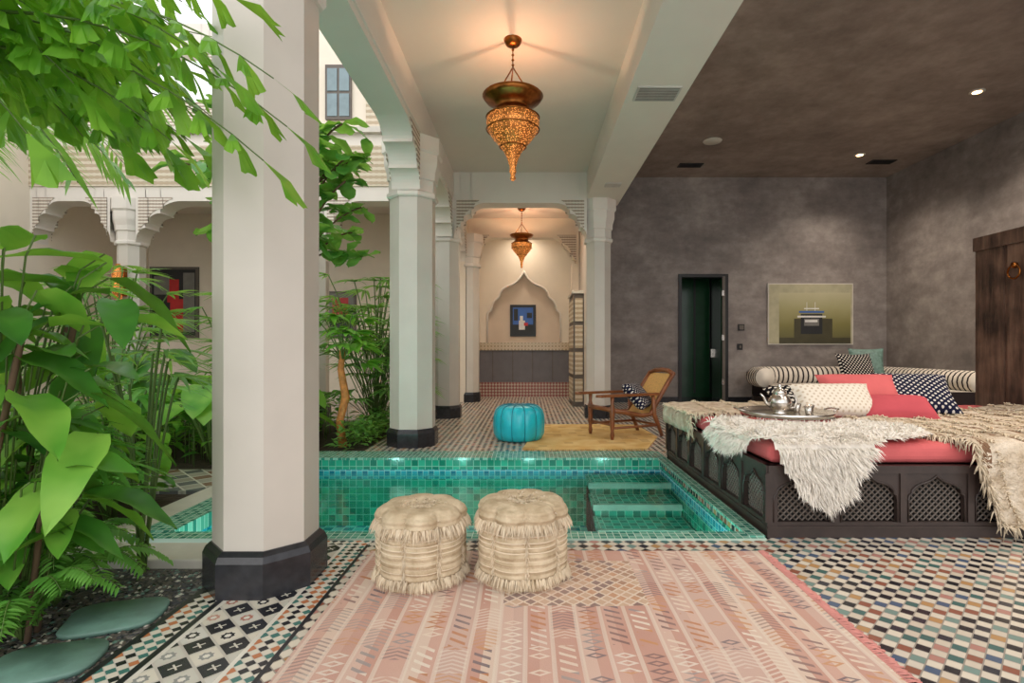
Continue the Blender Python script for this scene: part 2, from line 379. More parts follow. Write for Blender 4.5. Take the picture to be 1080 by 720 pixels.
# ceilings
ZC=4.25; ZD=5.08; SOF=3.8
q=MB(); q.box(-1.7,1.02,1.0,13.5,ZC,ZC+.15,CEILW); q.box(-8.5,-1.7,9.5,12.1,ZC,ZC+.15,CEILW); q.obj('ceiling_white')
q=MB(); q.box(1.0,8.2,1.0,12.1,ZD,ZD+.15,DCEIL); q.obj('ceiling_dark')
q=MB(); q.box(1.0,1.6,-.5,9.62,SOF,ZD,WHITE)
q.box(1.08,1.52,5.25,5.55,SOF-.012,SOF,VENT)
for i in range(9): q.box(1.1,1.5,5.27+i*.031,5.28+i*.031,SOF-.016,SOF-.012,VSLOT)
q.box(1.2,1.45,8.3,8.5,SOF-.012,SOF,VENT)
q.obj('beam_right')
q=MB()
DX0,DX1,DZ=3.42,4.44,2.84
q.box(1.15,DX0,12,12.15,0,ZD,DARK); q.box(DX1,8.2,12,12.15,0,ZD,DARK); q.box(DX0,DX1,12,12.15,DZ,ZD,DARK)
q.obj('wall_back')
q=MB(); q.box(8.08,8.25,-.5,12,0,ZD,DARK); q.obj('wall_right')
q=MB(); q.box(1.15,1.35,9.4,13.5,0,ZD,WHITE); q.obj('wall_niche_right')
q=MB(); q.box(-1.75,-1.42,12.0,13.5,0,ZC,CREAM); q.obj('wall_niche_left')
q=MB(); q.box(-8.6,-1.75,12.0,12.15,0,ZC,CREAM); q.obj('wall_portico_back')
q=MB(); q.box(-8.75,-8.6,3.0,12.15,0,5.2,CREAM); q.obj('wall_courtyard_left')
def plate(mb,prof,a0,a1,c0,c1,zt,mat,axis='x',lowz=None):
    P=list(prof)
    if lowz is not None: P=[(a0,lowz),(prof[0][0],lowz)]+P+[(prof[-1][0],lowz),(a1,lowz)]
    vs=[]
    for a,z in P:
        for cc in (c0,c1):
            for zz in (z,zt):
                vs.append((a,cc,zz) if axis=='x' else (cc,a,zz))
    fs=[]
    for i in range(len(P)-1):
        o=i*4; n=o+4
        if abs(P[i][0]-P[i+1][0])>1e-6:
            fs+=[(o,n,n+1,o+1),(o+2,o+3,n+3,n+2)]
        fs.append((o,o+2,n+2,n))
    mb.add(vs,fs,mat)
q=MB()
q.box(-1.5,1.2,13.47,13.6,0,ZC,RECESS)
cx=-.13
half=[(.92,1.36),(.92,2.05),(.90,2.12),(.82,2.18),(.80,2.3),(.74,2.42),(.64,2.5),(.62,2.52),(.60,2.62),(.52,2.72),(.42,2.78),(.30,2.82),(.2,2.88),(.1,2.98),(.03,3.1),(0,3.16)]
prof=[(cx-a,z) for a,z in half]+[(cx+a,z) for a,z in reversed(half[:-1])]
plate(q,prof,-1.42,1.15,13.36,13.47,4.2,CREAM,'x',1.36)
q.tube([(x,13.36,z) for x,z in prof],.03,WHITE,6)
q.obj('wall_niche_back')
q=MB(); q.box(-1.42,1.15,13.29,13.47,1.17,1.36,BANDT); q.box(-1.42,1.15,13.34,13.47,.37,1.17,WAINS); q.box(-1.42,1.15,13.31,13.47,0,.37,REDT)
for k in range(6): q.box(-1.42+k*.5,-1.40+k*.5,13.33,13.34,.37,1.17,GREYF)
q.obj('trim_niche_wainscot')

def archprof(a0,a1,zb,drop,reach):
    pts=[(a0,zb-drop)]
    fr=[0,.2,.52,1.0]; hz=[0,.34,.7,1.0]
    for k in range(3):
        d0,d1=fr[k]*reach,fr[k+1]*reach; z0,z1=zb-drop+hz[k]*drop,zb-drop+hz[k+1]*drop
        for j in range(1,9):
            th=pi/2*j/8
            pts.append((a0+d1-(d1-d0)*math.cos(th),z0+(z1-z0)*math.sin(th)))
        if k<2:
            pts.append((a0+d1+.02*reach,z1-.0))
    pts2=[(a1-(a-a0),z) for a,z in reversed(pts)]
    return pts,pts+pts2
def arch(mb,a0,a1,c0,c1,zb,zt,drop,reach,axis='x',mat=WHITE,lat=True):
    h,pr=archprof(a0,a1,zb,drop,reach)
    plate(mb,pr,a0,a1,c0,c1,zt,mat,axis)
    if lat:
        hh=[(a,z+.08) for a,z in h if z+.08<zb+.05]
        hh=[(a+.05,z) for a,z in hh]
        for side in (0,1):
            P=hh if side==0 else [(a1-(a-a0),z) for a,z in reversed(hh)]
            for ca,cb in ((c0-.012,c0),(c1,c1+.012)):
                plate(mb,P,0,0,ca,cb,zb+.06,LATT,axis)

q=MB()
q.box(-1.68,-1.3,-.5,9.14,SOF,5.2,WHITE)
SA=SOF-.07
for a,b,rr in [(3.02,6.42,.75),(6.98,9.1,.6),(-.5,2.58,.6)]:
    arch(q,a,b,-1.66,-1.32,SA,SOF+.002,.60,rr,'y')
q.obj('beam_arcade')
q=MB()
arch(q,9.7,12.0,-1.66,-1.42,SOF,ZC,.62,.6,'y'); q.box(-1.66,-1.3,9.14,9.7,SOF,ZC,WHITE)
q.obj('arch_portico_side')
q=MB()
arch(q,-1.30,1.0,9.16,9.5,3.72,ZC,.62,.55,'x')
q.obj('arch_hall')
q=MB()
arch(q,-1.42,1.15,12.4,12.65,3.8,ZC,.75,.6,'x',mat=CREAM)
q.box(-1.42,-1.22,12.4,12.65,0,3.2,CREAM); q.box(1.0,1.15,12.4,12.65,0,3.2,CREAM)
q.obj('arch_niche')
q=MB()
arch(q,-8.6,-7.22,9.15,9.5,3.75,3.95,.7,.5,'x'); arch(q,-6.78,-3.97,9.15,9.5,3.75,3.95,.7,.8,'x'); arch(q,-3.53,-1.75,9.15,9.5,3.75,3.95,.7,.6,'x')
q.box(-7.22,-6.78,9.15,9.5,3.8,3.95,WHITE); q.box(-3.97,-3.53,9.15,9.5,3.8,3.95,WHITE)
q.box(-8.6,-1.7,9.15,9.5,3.95,4.9,WHITE)
q.box(-8.6,-1.7,9.12,9.15,4.0,4.7,LATT2)
q.box(-8.6,-1.7,9.05,9.6,4.9,5.0,STONE)
# upper gallery: piers with lobed openings and carved frieze
for a,b in [(-8.4,-7.1),(-6.8,-5.5),(-5.2,-3.9)]:
    arch(q,a,b,9.3,9.5,6.35,6.9,.5,.45,'x')
for a,b in [(-8.6,-8.4),(-7.1,-6.8),(-5.5,-5.2),(-3.9,-3.66)]: q.box(a,b,9.3,9.5,5.0,6.9,CREAM)
q.box(-3.66,-1.7,9.3,9.5,5.0,7.6,CREAM)
q.box(-2.85,-1.75,9.27,9.3,5.05,6.1,LATT2)
for a,b in [(-8.4,-7.1),(-6.8,-5.5),(-5.2,-3.9)]:
    q.box(a,b,9.35,9.42,5.0,5.55,LATT)
q.obj('wall_courtyard_facade')
q=MB()
q.box(-3.55,-3.1,9.24,9.3,5.2,6.15,GREYF)
for i in range(2):
    for j in range(2): q.box(-3.51+i*.21,-3.34+i*.21,9.225,9.25,5.25+j*.44,5.64+j*.44,GLASS)
q.obj('window_1')

def column(name,x,y,a,pl,zcap=3.06,top=SOF,plz=.22):
    q=MB()
    q.octo([(pl,0),(pl,plz-.05),(pl-.012,plz-.02),(a+.008,plz)],x,y,BLACKST)
    q.octo([(a,plz),(a,zcap)],x,y,COLM)
    H=top-zcap
    q.octo([(a+.02,zcap),(a+.035,zcap+.02),(a+.035,zcap+.06),(a+.01,zcap+.08),(a+.01,zcap+.3*H),(a+.03,zcap+.31*H),(a+.035,zcap+.42*H),(a+.06,zcap+.54*H),(a+.065,zcap+.6*H),(a+.065,zcap+.72*H),(a+.09,zcap+.76*H),(a+.09,zcap+H)],x,y,WHITE)
    q.obj(name)
column('column',-1.385,2.81,.235,.275)
column('column',-1.47,6.72,.265,.30)
column('column',-1.47,9.4,.235,.27)
column('column',-1.35,12.2,.2,.23)
column('column',-3.75,9.35,.2,.23,zcap=3.0,top=3.8); column('column',-7.0,9.35,.2,.23,zcap=3.0,top=3.8)
column('column',1.22,9.4,.21,.24)
q=MB(); q.box(1.36,DX0-.05,11.97,12,0,.12,BLACKST); q.box(DX1+.05,8.08,11.97,12,0,.12,BLACKST); q.obj('baseboard_back')
q=MB(); q.box(8.05,8.08,0,11.97,0,.12,BLACKST); q.obj('baseboard_right')
# door
q=MB()
q.box(DX0-.05,DX0+.02,11.96,12.2,0,DZ+.05,BLACK); q.box(DX1-.02,DX1+.05,11.96,12.2,0,DZ+.05,BLACK); q.box(DX0+.02,DX1-.02,11.96,12.2,DZ-.02,DZ+.05,BLACK)
M=Matrix.Translation((DX1-.05,12.08,0))@Matrix.Rotation(math.radians(83),4,'Z')
q.box(0,.95,-.025,.025,.01,DZ-.03,GREEND,M); q.box(.82,.86,.03,.07,1.0,1.2,SILVER,M)
q.box(DX1-.09,DX1-.02,11.95,11.97,.0,DZ,GREYF)
for zz in (.4,1.4,2.4): q.box(DX1-.1,DX1-.05,11.94,12.05,zz,zz+.12,SILVER)
q.obj('door_1')
q=MB(); q.box(DX0-.4,DX1+.6,13.3,13.4,0,3.2,GREEND); q.box(DX0-.4,DX0-.3,12.2,13.3,0,3.2,BLACK); q.box(DX1+.6,DX1+.7,12.16,13.3,0,3.2,GREEND); q.box(DX0-.4,DX1+.7,12.16,13.4,3.2,3.3,BLACK); q.box(DX0-.4,DX1+.6,12.16,13.4,-.08,0,BLACKST)
for i in range(4): q.box(DX0-.1+i*.4,DX0-.06+i*.4,13.27,13.3,0.1,3.0,BLACK)
q.obj('wall_hallway')
q=MB(); q.box(4.72,4.86,11.975,12,1.62,1.76,BLACK); q.box(4.74,4.84,11.965,11.975,1.64,1.74,GREYF); q.obj('wall_thermostat')
q=MB(); q.box(4.7,4.82,11.98,12,1.18,1.32,BLACK); q.box(4.74,4.78,11.96,11.98,1.22,1.28,GREYF); q.obj('light_switch')
def spot(x,y,z,e,size=2.3,col=(1,.86,.72)):
    l=bpy.data.lights.new('spot','SPOT'); l.energy=e; l.color=col; l.spot_size=size; l.spot_blend=.9; l.shadow_soft_size=.1
    o=bpy.data.objects.new('downlight_and_fill_spot',l); o.location=(x,y,z); bpy.context.scene.collection.objects.link(o)
for x,y,e in [(6.75,8.0,420),(6.6,10.6,260),(6.4,4.9,380),(3.0,2.2,130),(6.0,2.2,260),(3.4,4.6,180)]:  # leading pair visible; remaining lamps unseen, added as interior fill
    q=MB(); q.lathe([(.1,ZD-.012),(.1,ZD),],x,y,STONE,24); q.lathe([(.06,ZD-.016),(.06,ZD-.011)],x,y,LAMP,20); q.obj('recessed_and_fill_downlight'); spot(x,y,ZD-.04,e)
for x,y,e in [(-.9,10.2,110),(.7,10.2,110),(-.13,12.9,70)]:  # unseen ceiling lamps added to brighten the dim niche
    q=MB(); q.lathe([(.07,ZC-.012),(.07,ZC),],x,y,STONE,24); q.lathe([(.045,ZC-.016),(.045,ZC-.011)],x,y,LAMP,20); q.obj('recessed_and_fill_downlight')
    spot(x,y,ZC-.04,e,2.6,(1,.84,.68))
q=MB(); q.lathe([(.16,ZD-.02),(.17,ZD-.005),(.17,ZD)],3.42,9.9,STONE,28); q.obj('ceiling_speaker')
for x,y in [(3.4,11.2),(7.3,11.0)]:
    q=MB(); q.box(x-.25,x+.25,y-.12,y+.12,ZD-.015,ZD,DVENT)
    for i in range(5): q.box(x-.23,x+.23,y-.1+i*.045,y-.09+i*.045,ZD-.022,ZD-.015,BLACK)
    q.obj('ceiling_vent')

# ================================================================= LANTERNS
def lantern(x,y,ztip,zc,s,en):
    q=MB()
    pr=[(0.01,0),(.03,.02),(.02,.05),(.035,.09),(.03,.13),(.05,.2),(.08,.27),(.12,.33),(.2,.42),(.25,.5),(.262,.57),(.25,.63)]
    q.lathe([(r*s,ztip+z*s) for r,z in pr],x,y,PBRASS,40,cap=False)
    for z,r in ((.33,.125),(.5,.255),(.62,.256)): q.lathe([(r*s,ztip+z*s-.008),((r+.012)*s,ztip+z*s),(r*s,ztip+z*s+.008)],x,y,BRASS,40,cap=False)
    pr=[(.25,.63),(.20,.665),(.17,.69),(.165,.72),(.20,.75),(.27,.79),(.30,.83),(.29,.84),(.25,.82)]
    q.lathe([(r*s,ztip+z*s) for r,z in pr],x,y,BRASS,32,cap=False)
    top=ztip+1.12*s
    for k in range(3):
        a=2*pi*k/3+.5
        q.tube([(x+.27*s*math.cos(a),y+.27*s*math.sin(a),ztip+.83*s),(x+.12*s*math.cos(a),y+.12*s*math.sin(a),ztip+.98*s),(x,y,top)],.007,BRASS,6)
    q.tube([(x,y,top),(x,y,zc)],.006,BRASS,6)
    n=int((zc-top)/.05)
    for i in range(n): q.lathe([(.002,top+i*.05),(.016,top+i*.05+.02),(.002,top+i*.05+.04)],x,y,BRASS,8)
    q.lathe([(.03,zc-.07),(.07,zc-.05),(.09,zc-.01),(.09,zc)],x,y,BRASS,20)
    o=q.obj('pendant_lantern')
    l=bpy.data.lights.new('bulb','POINT'); l.energy=en; l.color=(1,.62,.38); l.shadow_soft_size=.03
    lo=bpy.data.objects.new('bulb',l); lo.location=(x,y,ztip+.72*s); bpy.context.scene.collection.objects.link(lo); lo.parent=o
lantern(-.16,5.24,2.86,ZC,1.0,24); lantern(-.16,11.5,2.95,ZC,.86,26)

# ================================================================= PICTURES
def pic(name,x0,x1,z0,z1,y,fw,fm,parts,bg):
    q=MB(); q.box(x0,x1,y-.04,y,z0,z1,fm); q.box(x0+fw,x1-fw,y-.046,y-.038,z0+fw,z1-fw,bg)
    for k,(a,b,cc,d,m) in enumerate(parts):
        W=x1-x0-2*fw; H=z1-z0-2*fw
        q.box(x0+fw+a*W,x0+fw+b*W,y-.047-.001*k,y-.0455,z0+fw+cc*H,z0+fw+d*H,m)
    return q.obj(name)
t=NT('olive_canvas'); x,y,z=t.sep()
OLV=t.fin(t.ramp(t.M('MULTIPLY_ADD',t.noise(3,4),.12,t.M('MULTIPLY_ADD',z,.75,-1.02)),[c(84,80,48),c(128,122,70),c(160,154,108),c(196,190,158)],False,[0,.35,.6,1]),.5)
PALEC=simple('pale_canvas',c(176,170,140),.5)
CD=simple('paint_dark',c(34,36,38),.5); CBL=simple('paint_blue',c(60,104,180),.5); CRD=simple('paint_red',c(186,40,40),.5); CWH=simple('paint_white',c(226,224,218),.5); CGR=simple('paint_grey',c(120,118,112),.5); CDK2=simple('paint_umber',c(70,66,44),.5)
pic('landscape_painting',5.38,7.3,1.3,2.68,12.0,.025,STONE,[(.12,.98,.02,.86,OLV),(.12,.98,.0,.1,CDK2),(.3,.76,.1,.42,CDK2),(.38,.64,.16,.5,CD),(.42,.6,.3,.42,CGR),(.34,.68,.44,.47,CWH),(.36,.66,.52,.55,CBL),(.42,.60,.58,.6,CWH),(.45,.455,.55,.7,CWH),(.55,.555,.55,.7,CWH),(.43,.58,.36,.4,CWH)],PALEC)
pic('framed_poster',-.48,.17,1.52,2.32,13.47,.07,BLACK,[(.0,1,.0,.35,CD),(.3,.6,.15,.5,CWH),(.35,.5,.45,.68,CWH),(.55,.75,.3,.42,CRD),(.05,.25,.5,.95,CD),(.7,.95,.6,.8,CD)],CBL)
pic('abstract_painting',-8.55,-7.45,1.45,3.05,12.0,.06,GREYF,[(.0,1,.0,1,CD),(.42,.72,.05,.55,CRD),(.35,.62,.5,.85,CRD),(.05,.4,.62,.9,CGR),(.72,.98,.05,.95,CGR)],CGR)
pic('abstract_painting',-4.6,-3.9,1.45,2.5,12.0,.05,GREYF,[(.1,.9,.1,.5,CD),(.2,.8,.5,.9,CRD)],CGR)
q=MB(); q.box(-7.1,-6.9,9.05,9.12,2.1,2.6,BRASS); q.lathe([(.05,2.05),(.09,2.2),(.09,2.5),(.03,2.65)],-7.0,9.04,PBRASS,12); q.obj('wall_sconce')
q=MB(); q.box(.93,1.15,11.1,12.3,0,2.36,GREYF)
for i in range(2):
    for j in range(4): q.box(.915,.93,11.16+i*.58,11.66+i*.58,.1+j*.56,.58+j*.56,LATT2)
for j in range(4): q.box(.96,1.12,11.085,11.1,.1+j*.56,.58+j*.56,LATT2)
q.box(.9,1.15,11.07,12.33,2.36,2.42,STONE); q.obj('carved_cabinet',bevel=.005)

# ================================================================= RUGS
q=MB()
RX0,RX1,RY0,RY1=-.93,1.35,.5,3.13
q.grid(lambda u,v:(RX0+(RX1-RX0)*u,RY0+(RY1-RY0)*v,.012+.004*noise.noise((u*8,v*8,0))),40,50,KILIM)
q.box(RX0,RX1,RY0,RY1,.001,.007,KILIM)
for i in range(300):
    y=RY0+(RY1-RY0)*i/300
    q.tube([(RX1-.005,y,.012),(RX1+U(.02,.035),y+U(-.01,.01),.012),(RX1+U(.04,.06),y+U(-.015,.015),.005)],.004,FRPINK,4)
q.obj('kilim_rug')
q=MB(); pts=[(-.08,6.32),(.8,6.3),(1.42,6.36),(1.74,7.2),(1.68,8.35),(.9,8.4),(.12,8.36),(.05,7.4)]
q.add([(x,y,.014) for x,y in pts]+[(x,y,.002) for x,y in pts],[tuple(range(8))]+[(i,(i+1)%8,8+(i+1)%8,8+i) for i in range(8)],OCHRE)
for i in range(62):
    x=-.05+1.45*i/62; q.tube([(x,6.32,.01),(x+U(-.01,.01),6.26,.006)],.007,OCHRE,4)
q.obj('ochre_rug')

# ================================================================= POUFS
def tuft(mb,p,d,L,w,mat,droop=.5):
    p=Vector(p); d=Vector(d).normalized(); s=d.cross(Vector((U(-1,1),U(-1,1),U(-1,1))))
    if s.length<1e-3: s=Vector((1,0,0))
    s=s.normalized()*w
    m=p+d*L*.5; e=p+d*L+Vector((0,0,-droop*L))
    mb.add([p-s,p+s,m+s*.8,m-s*.8,e],[(0,1,2,3),(3,2,4)],mat,True)
def pouf(x,y,r,h,rot):
    q=MB(); nl=8
    def fn(a,z):
        k=abs(math.cos((a-rot)*nl/2)); tz=z/h
        amp=.08 if tz<.75 else .15
        return 1-amp+amp*k**.55
    pr=[(.66,.0),(.90,.015),(.97,.06),(.98,.12),(.95,.15),(.98,.19),(1.0,.35),(.98,.55),(.98,.72),(.95,.78),(1.0,.83),(1.02,.90),(.97,.96),(.85,1.01),(.65,1.03),(.42,1.02),(.22,.98),(.10,.95),(.02,.94)]
    P=[]
    for i in range(len(pr)-1):
        for k in range(3):
            t_=k/3; P.append((pr[i][0]*(1-t_)+pr[i+1][0]*t_,pr[i][1]*(1-t_)+pr[i+1][1]*t_))
    P.append(pr[-1])
    q.lathe([(a*r,b*h+.001) for a,b in P],x,y,KNIT,128,fn=fn)
    def ringf(rr,z,n,L,out=.45):
        for i in range(n):
            a=U(0,2*pi); R2=rr*fn(a,z)*r
            tuft(q,(x+R2*math.cos(a),y+R2*math.sin(a),z+U(-.006,.006)),(math.cos(a)*out+U(-.25,.25),math.sin(a)*out+U(-.25,.25),-.9),U(.6,1.2)*L,.003,FRINGE,.2)
    ringf(1.01,.83*h,1500,.05); ringf(.99,.18*h,1200,.045)
    for zz in (.28,.34,.40,.50,.56,.62,.70):
        q.tube([(x+r*.985*fn(2*pi*k/64,zz*h)*math.cos(2*pi*k/64),y+r*.985*fn(2*pi*k/64,zz*h)*math.sin(2*pi*k/64),zz*h) for k in range(65)],.004,FRINGE,4)
    for k in range(nl):
        a=rot+pi/nl+2*pi*k/nl
        for i in range(170):
            tt=R(); rr=(.08+.84*tt)*r; zz=h*(.95+.06*math.sin(pi*min(1,tt*1.1))-.04*(tt>.85))
            a2=a+U(-.03,.03)
            tuft(q,(x+rr*.95*math.cos(a2),y+rr*.95*math.sin(a2),zz),(U(-1,1),U(-1,1),.4),U(.016,.034),.003,FRINGE,.4)
        for i in range(110):
            zz=U(.2,.76)*h
            tuft(q,(x+r*.90*math.cos(a),y+r*.90*math.sin(a),zz),(math.cos(a)+U(-.8,.8),math.sin(a)+U(-.8,.8),-.5),U(.018,.032),.003,FRINGE)
    q.lathe([(.035,h*.94),(.03,h*.975),(.005,h*.98)],x,y,FRINGE,16)
    q.obj('moroccan_knit_pouf')
pouf(-.565,2.79,.235,.385,.2); pouf(-.035,2.81,.24,.405,.5)
q=MB()
def fn(a,z): return .95+.05*abs(math.cos(a*6))**.5
pr=[(.7,0),(.9,.04),(1,.2),(1.02,.45),(1,.7),(.93,.87),(.8,.96),(.6,1.0),(.3,1.0),(.05,.98)]
q.lathe([(a*.335,b*.46+.002) for a,b in pr],0,0,TURQ,96,fn=fn)
for k in range(12):
    a=pi/12+2*pi*k/12
    q.tube([(.335*rr*.955*math.cos(a),.335*rr*.955*math.sin(a),zz*.46+.006) for rr,zz in pr[1:]],.006,TURQD,5)
q.lathe([(.1,.455),(.1,.468),(.02,.472)],0,0,TURQD,24)
q.obj('turquoise_leather_pouf',M=Matrix.Translation((-.135,7.05,0)))

# ================================================================= CUSHIONS
def cushion(name,x,y,z,w,h,t_,mat,rz=0,rx=-20,ry=0):
    q=MB(); n=18
    def sgn(u,v,s):
        a=2*u-1;b=2*v-1
        pin=1-.08*(1-abs(a)**2)*abs(b)**4; pin2=1-.08*(1-abs(b)**2)*abs(a)**4
        th=((1-a**4)*(1-b**4))**.55
        return (a*w/2*pin2,s*t_/2*th,b*h/2*pin)
    q.grid(lambda u,v:sgn(u,v,-1),n,n,mat); q.grid(lambda u,v:sgn(u,v,1),n,n,mat)
    M=Matrix.Translation((x,y,z))@Matrix.Rotation(math.radians(rz),4,'Z')@Matrix.Rotation(math.radians(rx),4,'X')@Matrix.Rotation(math.radians(ry),4,'Y')
    q.obj(name,M=M)

# ================================================================= DAYBED
BX0,BX1,BY0,BY1=1.52,4.95,3.38,5.85
q=MB()
q.box(BX0+.05,BX1-.05,BY0+.05,BY1-.05,.03,.44,BLACK)
def panel(mb,org,ud,nd,length,n):
    U_=Vector(ud); N_=Vector(nd); O=Vector(org)
    M=Matrix(((U_.x,N_.x,0,O.x),(U_.y,N_.y,0,O.y),(0,0,1,0),(0,0,0,1)))
    mb.box(0,length,-.03,.0,0,.10,WOODD,M); mb.box(0,length,-.03,.012,.41,.46,WOODD,M); mb.box(0,length,-.03,.008,.06,.075,WOODD,M)
    cw=length/n
    for i in range(n):
        a0=i*cw; e=.035
        hw=(cw-2*e)/2; cx=a0+cw/2
        hp=[(1,.10),(1,.24),(.97,.27),(.88,.28),(.86,.305),(.7,.33),(.5,.345),(.3,.355),(.15,.37),(.05,.385),(0,.395)]
        pf=[(cx-hw*a,z) for a,z in hp]+[(cx+hw*a,z) for a,z in reversed(hp[:-1])]
        P=[(a0,.10)]+[(pf[0][0],.10)]+pf+[(pf[-1][0],.10),(a0+cw,.10)]
        vs=[];fs=[]
        for a,z in P: vs+=[(a,0,z),(a,-.03,z),(a,0,.41),(a,-.03,.41)]
        for k in range(len(P)-1):
            o=k*4;m=o+4
            if abs(P[k][0]-P[k+1][0])>1e-6: fs+=[(o,m,m+2,o+2)]
            fs.append((o,o+1,m+1,m))
        mb.add(vs,fs,WOODD,False,M)
        mb.tube([(a,.004,z) for a,z in pf],.006,WOODD,5,M=M)
        st=.04
        k=-12
        while k<=12:
            for sg in (-1,1):
                z0=.10;z1=.385
                xa=cx+k*st+sg*(z0-.24); xb=cx+k*st+sg*(z1-.24)
                lo,hi=cx-hw,cx+hw
                def cl(xa,za,xb,zb):
                    t0,t1=0.,1.
                    dx=xb-xa
                    for bound,sgn in ((lo,1),(hi,-1)):
                        fa=sgn*(xa-bound); fb=sgn*(xb-bound)
                        if fa<0 and fb<0: return None
                        if fa<0: t0=max(t0,fa/(fa-fb))
                        if fb<0: t1=min(t1,fa/(fa-fb))
                    if t1-t0<.05: return None
                    return (xa+dx*t0,za+(zb-za)*t0,xa+dx*t1,za+(zb-za)*t1)
                r=cl(xa,z0,xb,z1)
                if r: mb.tube([(r[0],-.035,r[1]),(r[2],-.035,r[3])],.0055,LATB,4,M=M,smooth=False)
            k+=1
        mb.box(a0-.02,a0+.02,0,.012,.1,.41,WOODD,M)
panel(q,(BX0,BY0,0),(1,0,0),(0,-1,0),BX1-BX0,8)
panel(q,(BX0,BY1,0),(0,-1,0),(-1,0,0),BY1-BY0,6)
q.box(BX0-.005,BX0+.06,BY0-.005,BY0+.06,0,.46,WOODD)
q.box(BX0,BX1,BY1-.05,BY1,0,.46,WOODD); q.box(BX1-.05,BX1,BY0,BY1,0,.46,WOODD)
q.obj('carved_daybed_frame')
ZT=.60
q=MB(); q.box(BX0+.03,BX1-.03,BY0+.04,BY1-.02,.46,ZT-.01,PINK); o=q.obj('mattress'); b=o.modifiers.new('b','BEVEL'); b.width=.05; b.segments=4
def bedmap(x,y,h=.012):
    z=ZT+h; px,py=x,y; n=Vector((0,0,1))
    ox=BX0-x; oy=BY0-y
    if oy>0 and oy>=ox:
        r=.05
        py=BY0-.03-h; z=ZT+h-oy; n=Vector((0,-1,0))
        if oy<r: py=BY0+.0-(.03+h)*oy/r; z=ZT+h-oy*.5; n=Vector((0,-.7,.7))
        if ox>0: px=BX0-min(ox,.04)
    elif ox>0:
        px=BX0-.03-h; z=ZT+h-ox; n=Vector((-1,0,0))
        if ox<.05: px=BX0-(.03+h)*ox/.05; z=ZT+h-ox*.5; n=Vector((-.7,0,.7))
    z=max(z,.02)
    return Vector((px,py,z)),n
def drape(name,A,B,C,D,mat,nu,nv,h=.012,wr=.02,edge=None,rows=0):
    q=MB(); A,B,C,D=[Vector((*a,0)) for a in (A,B,C,D)]
    def fnn(u,v):
        p=A*(1-u)*(1-v)+B*u*(1-v)+C*u*v+D*(1-u)*v
        s,n=bedmap(p.x,p.y,h)
        k=noise.noise((p.x*5,p.y*5,h*50))*.5+noise.noise((p.x*14,p.y*12,3))*.35
        return s+n*(wr*(k+.5))
    q.grid(fnn,nu,nv,mat)
    for (u0,v0,u1,v1) in (edge or []):
        for i in range(320):
            t_=R(); u=u0+(u1-u0)*t_; v=v0+(v1-v0)*t_; p=fnn(u,v)
            tuft(q,p,(U(-.6,.6),U(-.8,0),U(-.8,.1)),U(.04,.08),.004,FRINGE,.5)
    for rI in range(rows):
        v=(rI+.5)/rows
        for i in range(230):
            u=R(); p=fnn(u,v); tuft(q,p+Vector((0,0,.006)),(U(-.6,.6),U(-.8,.2),U(.0,.4)),U(.025,.05),.004,FRINGE,.5)
    q.obj(name,solid=.006)
drape('woven_throw',(1.32,5.8),(1.34,4.85),(3.3,4.55),(3.5,5.8),THROW,60,50,.008,.03,[(1,0,1,1)],7)
drape('tasselled_blanket',(2.45,4.3),(2.95,2.86),(4.9,2.84),(4.9,5.4),THROW2,60,70,.014,.04,[(0,0,1,0),(1,0,1,1)],9)
poly=[(1.42,4.3),(1.33,4.0),(1.38,3.7),(1.5,3.45),(1.6,3.2),(1.72,3.02),(1.86,2.93),(2.0,3.02),(2.08,3.2),(2.2,3.36),(2.4,3.38),(2.6,3.5),(2.72,3.8),(2.6,4.05),(2.3,4.1),(2.05,4.0),(1.8,4.1),(1.6,4.32)]
def inside(x,y):
    r=False;n=len(poly)
    for i in range(n):
        x1,y1=poly[i];x2,y2=poly[(i+1)%n]
        if (y1>y)!=(y2>y) and x<(x2-x1)*(y-y1)/(y2-y1)+x1: r=not r
    return r
tx,ty=2.06,4.26
q=MB(); st=.03
for i in range(50):
    for j in range(50):
        x=1.3+i*st;y=2.9+j*st
        if inside(x+st/2,y+st/2):
            cs=[bedmap(a,b,.03)[0] for a,b in ((x,y),(x+st,y),(x+st,y+st),(x,y+st))]
            q.add(cs,[(0,1,2,3)],FUR,True)
k=0
while k<24000:
    x=U(1.28,2.8);y=U(2.88,4.4)
    if not inside(x,y): continue
    k+=1
    if (x-tx)**2+(y-ty)**2<.35**2: continue
    p,n=bedmap(x,y,.035)
    cl=noise.noise((x*9,y*9,1)); cl2=noise.noise((x*9,y*9,7))
    dd=n*.65+Vector((cl*1.1,cl2*.9-.25,-.3))+Vector((U(-.35,.35),U(-.35,.35),U(-.2,.2)))
    tuft(q,p,dd,U(.04,.08),.004,FUR,.3)
q.obj('sheepskin_throw')
cushion('cream_lumbar_cushion',2.62,4.56,.76,.72,.33,.16,WHTP,rz=4,rx=-34)
cushion('rose_cushion',3.02,4.85,.80,.70,.40,.18,PINK,rz=-4,rx=-36)
cushion('rose_cushion',3.12,4.5,.70,.55,.3,.16,PINK2,rz=-14,rx=-60)
cushion('navy_ikat_cushion',3.48,4.85,.80,.68,.50,.16,NAVYP,rz=-18,rx=-50)
cushion('black_trellis_cushion',2.75,5.25,.72,.75,.4,.16,BLKP,rz=6,rx=-66)
cushion('rose_cushion',3.7,5.3,.72,.7,.4,.16,PINK,rz=-12,rx=-62)
q=MB(); TZ=ZT+.04
q.lathe([(.05,TZ+.04),(.3,TZ+.04),(.33,TZ+.045),(.35,TZ+.07),(.357,TZ+.07),(.34,TZ+.035),(.2,TZ+.02),(.05,TZ-.0)],tx,ty,SILVER,48)
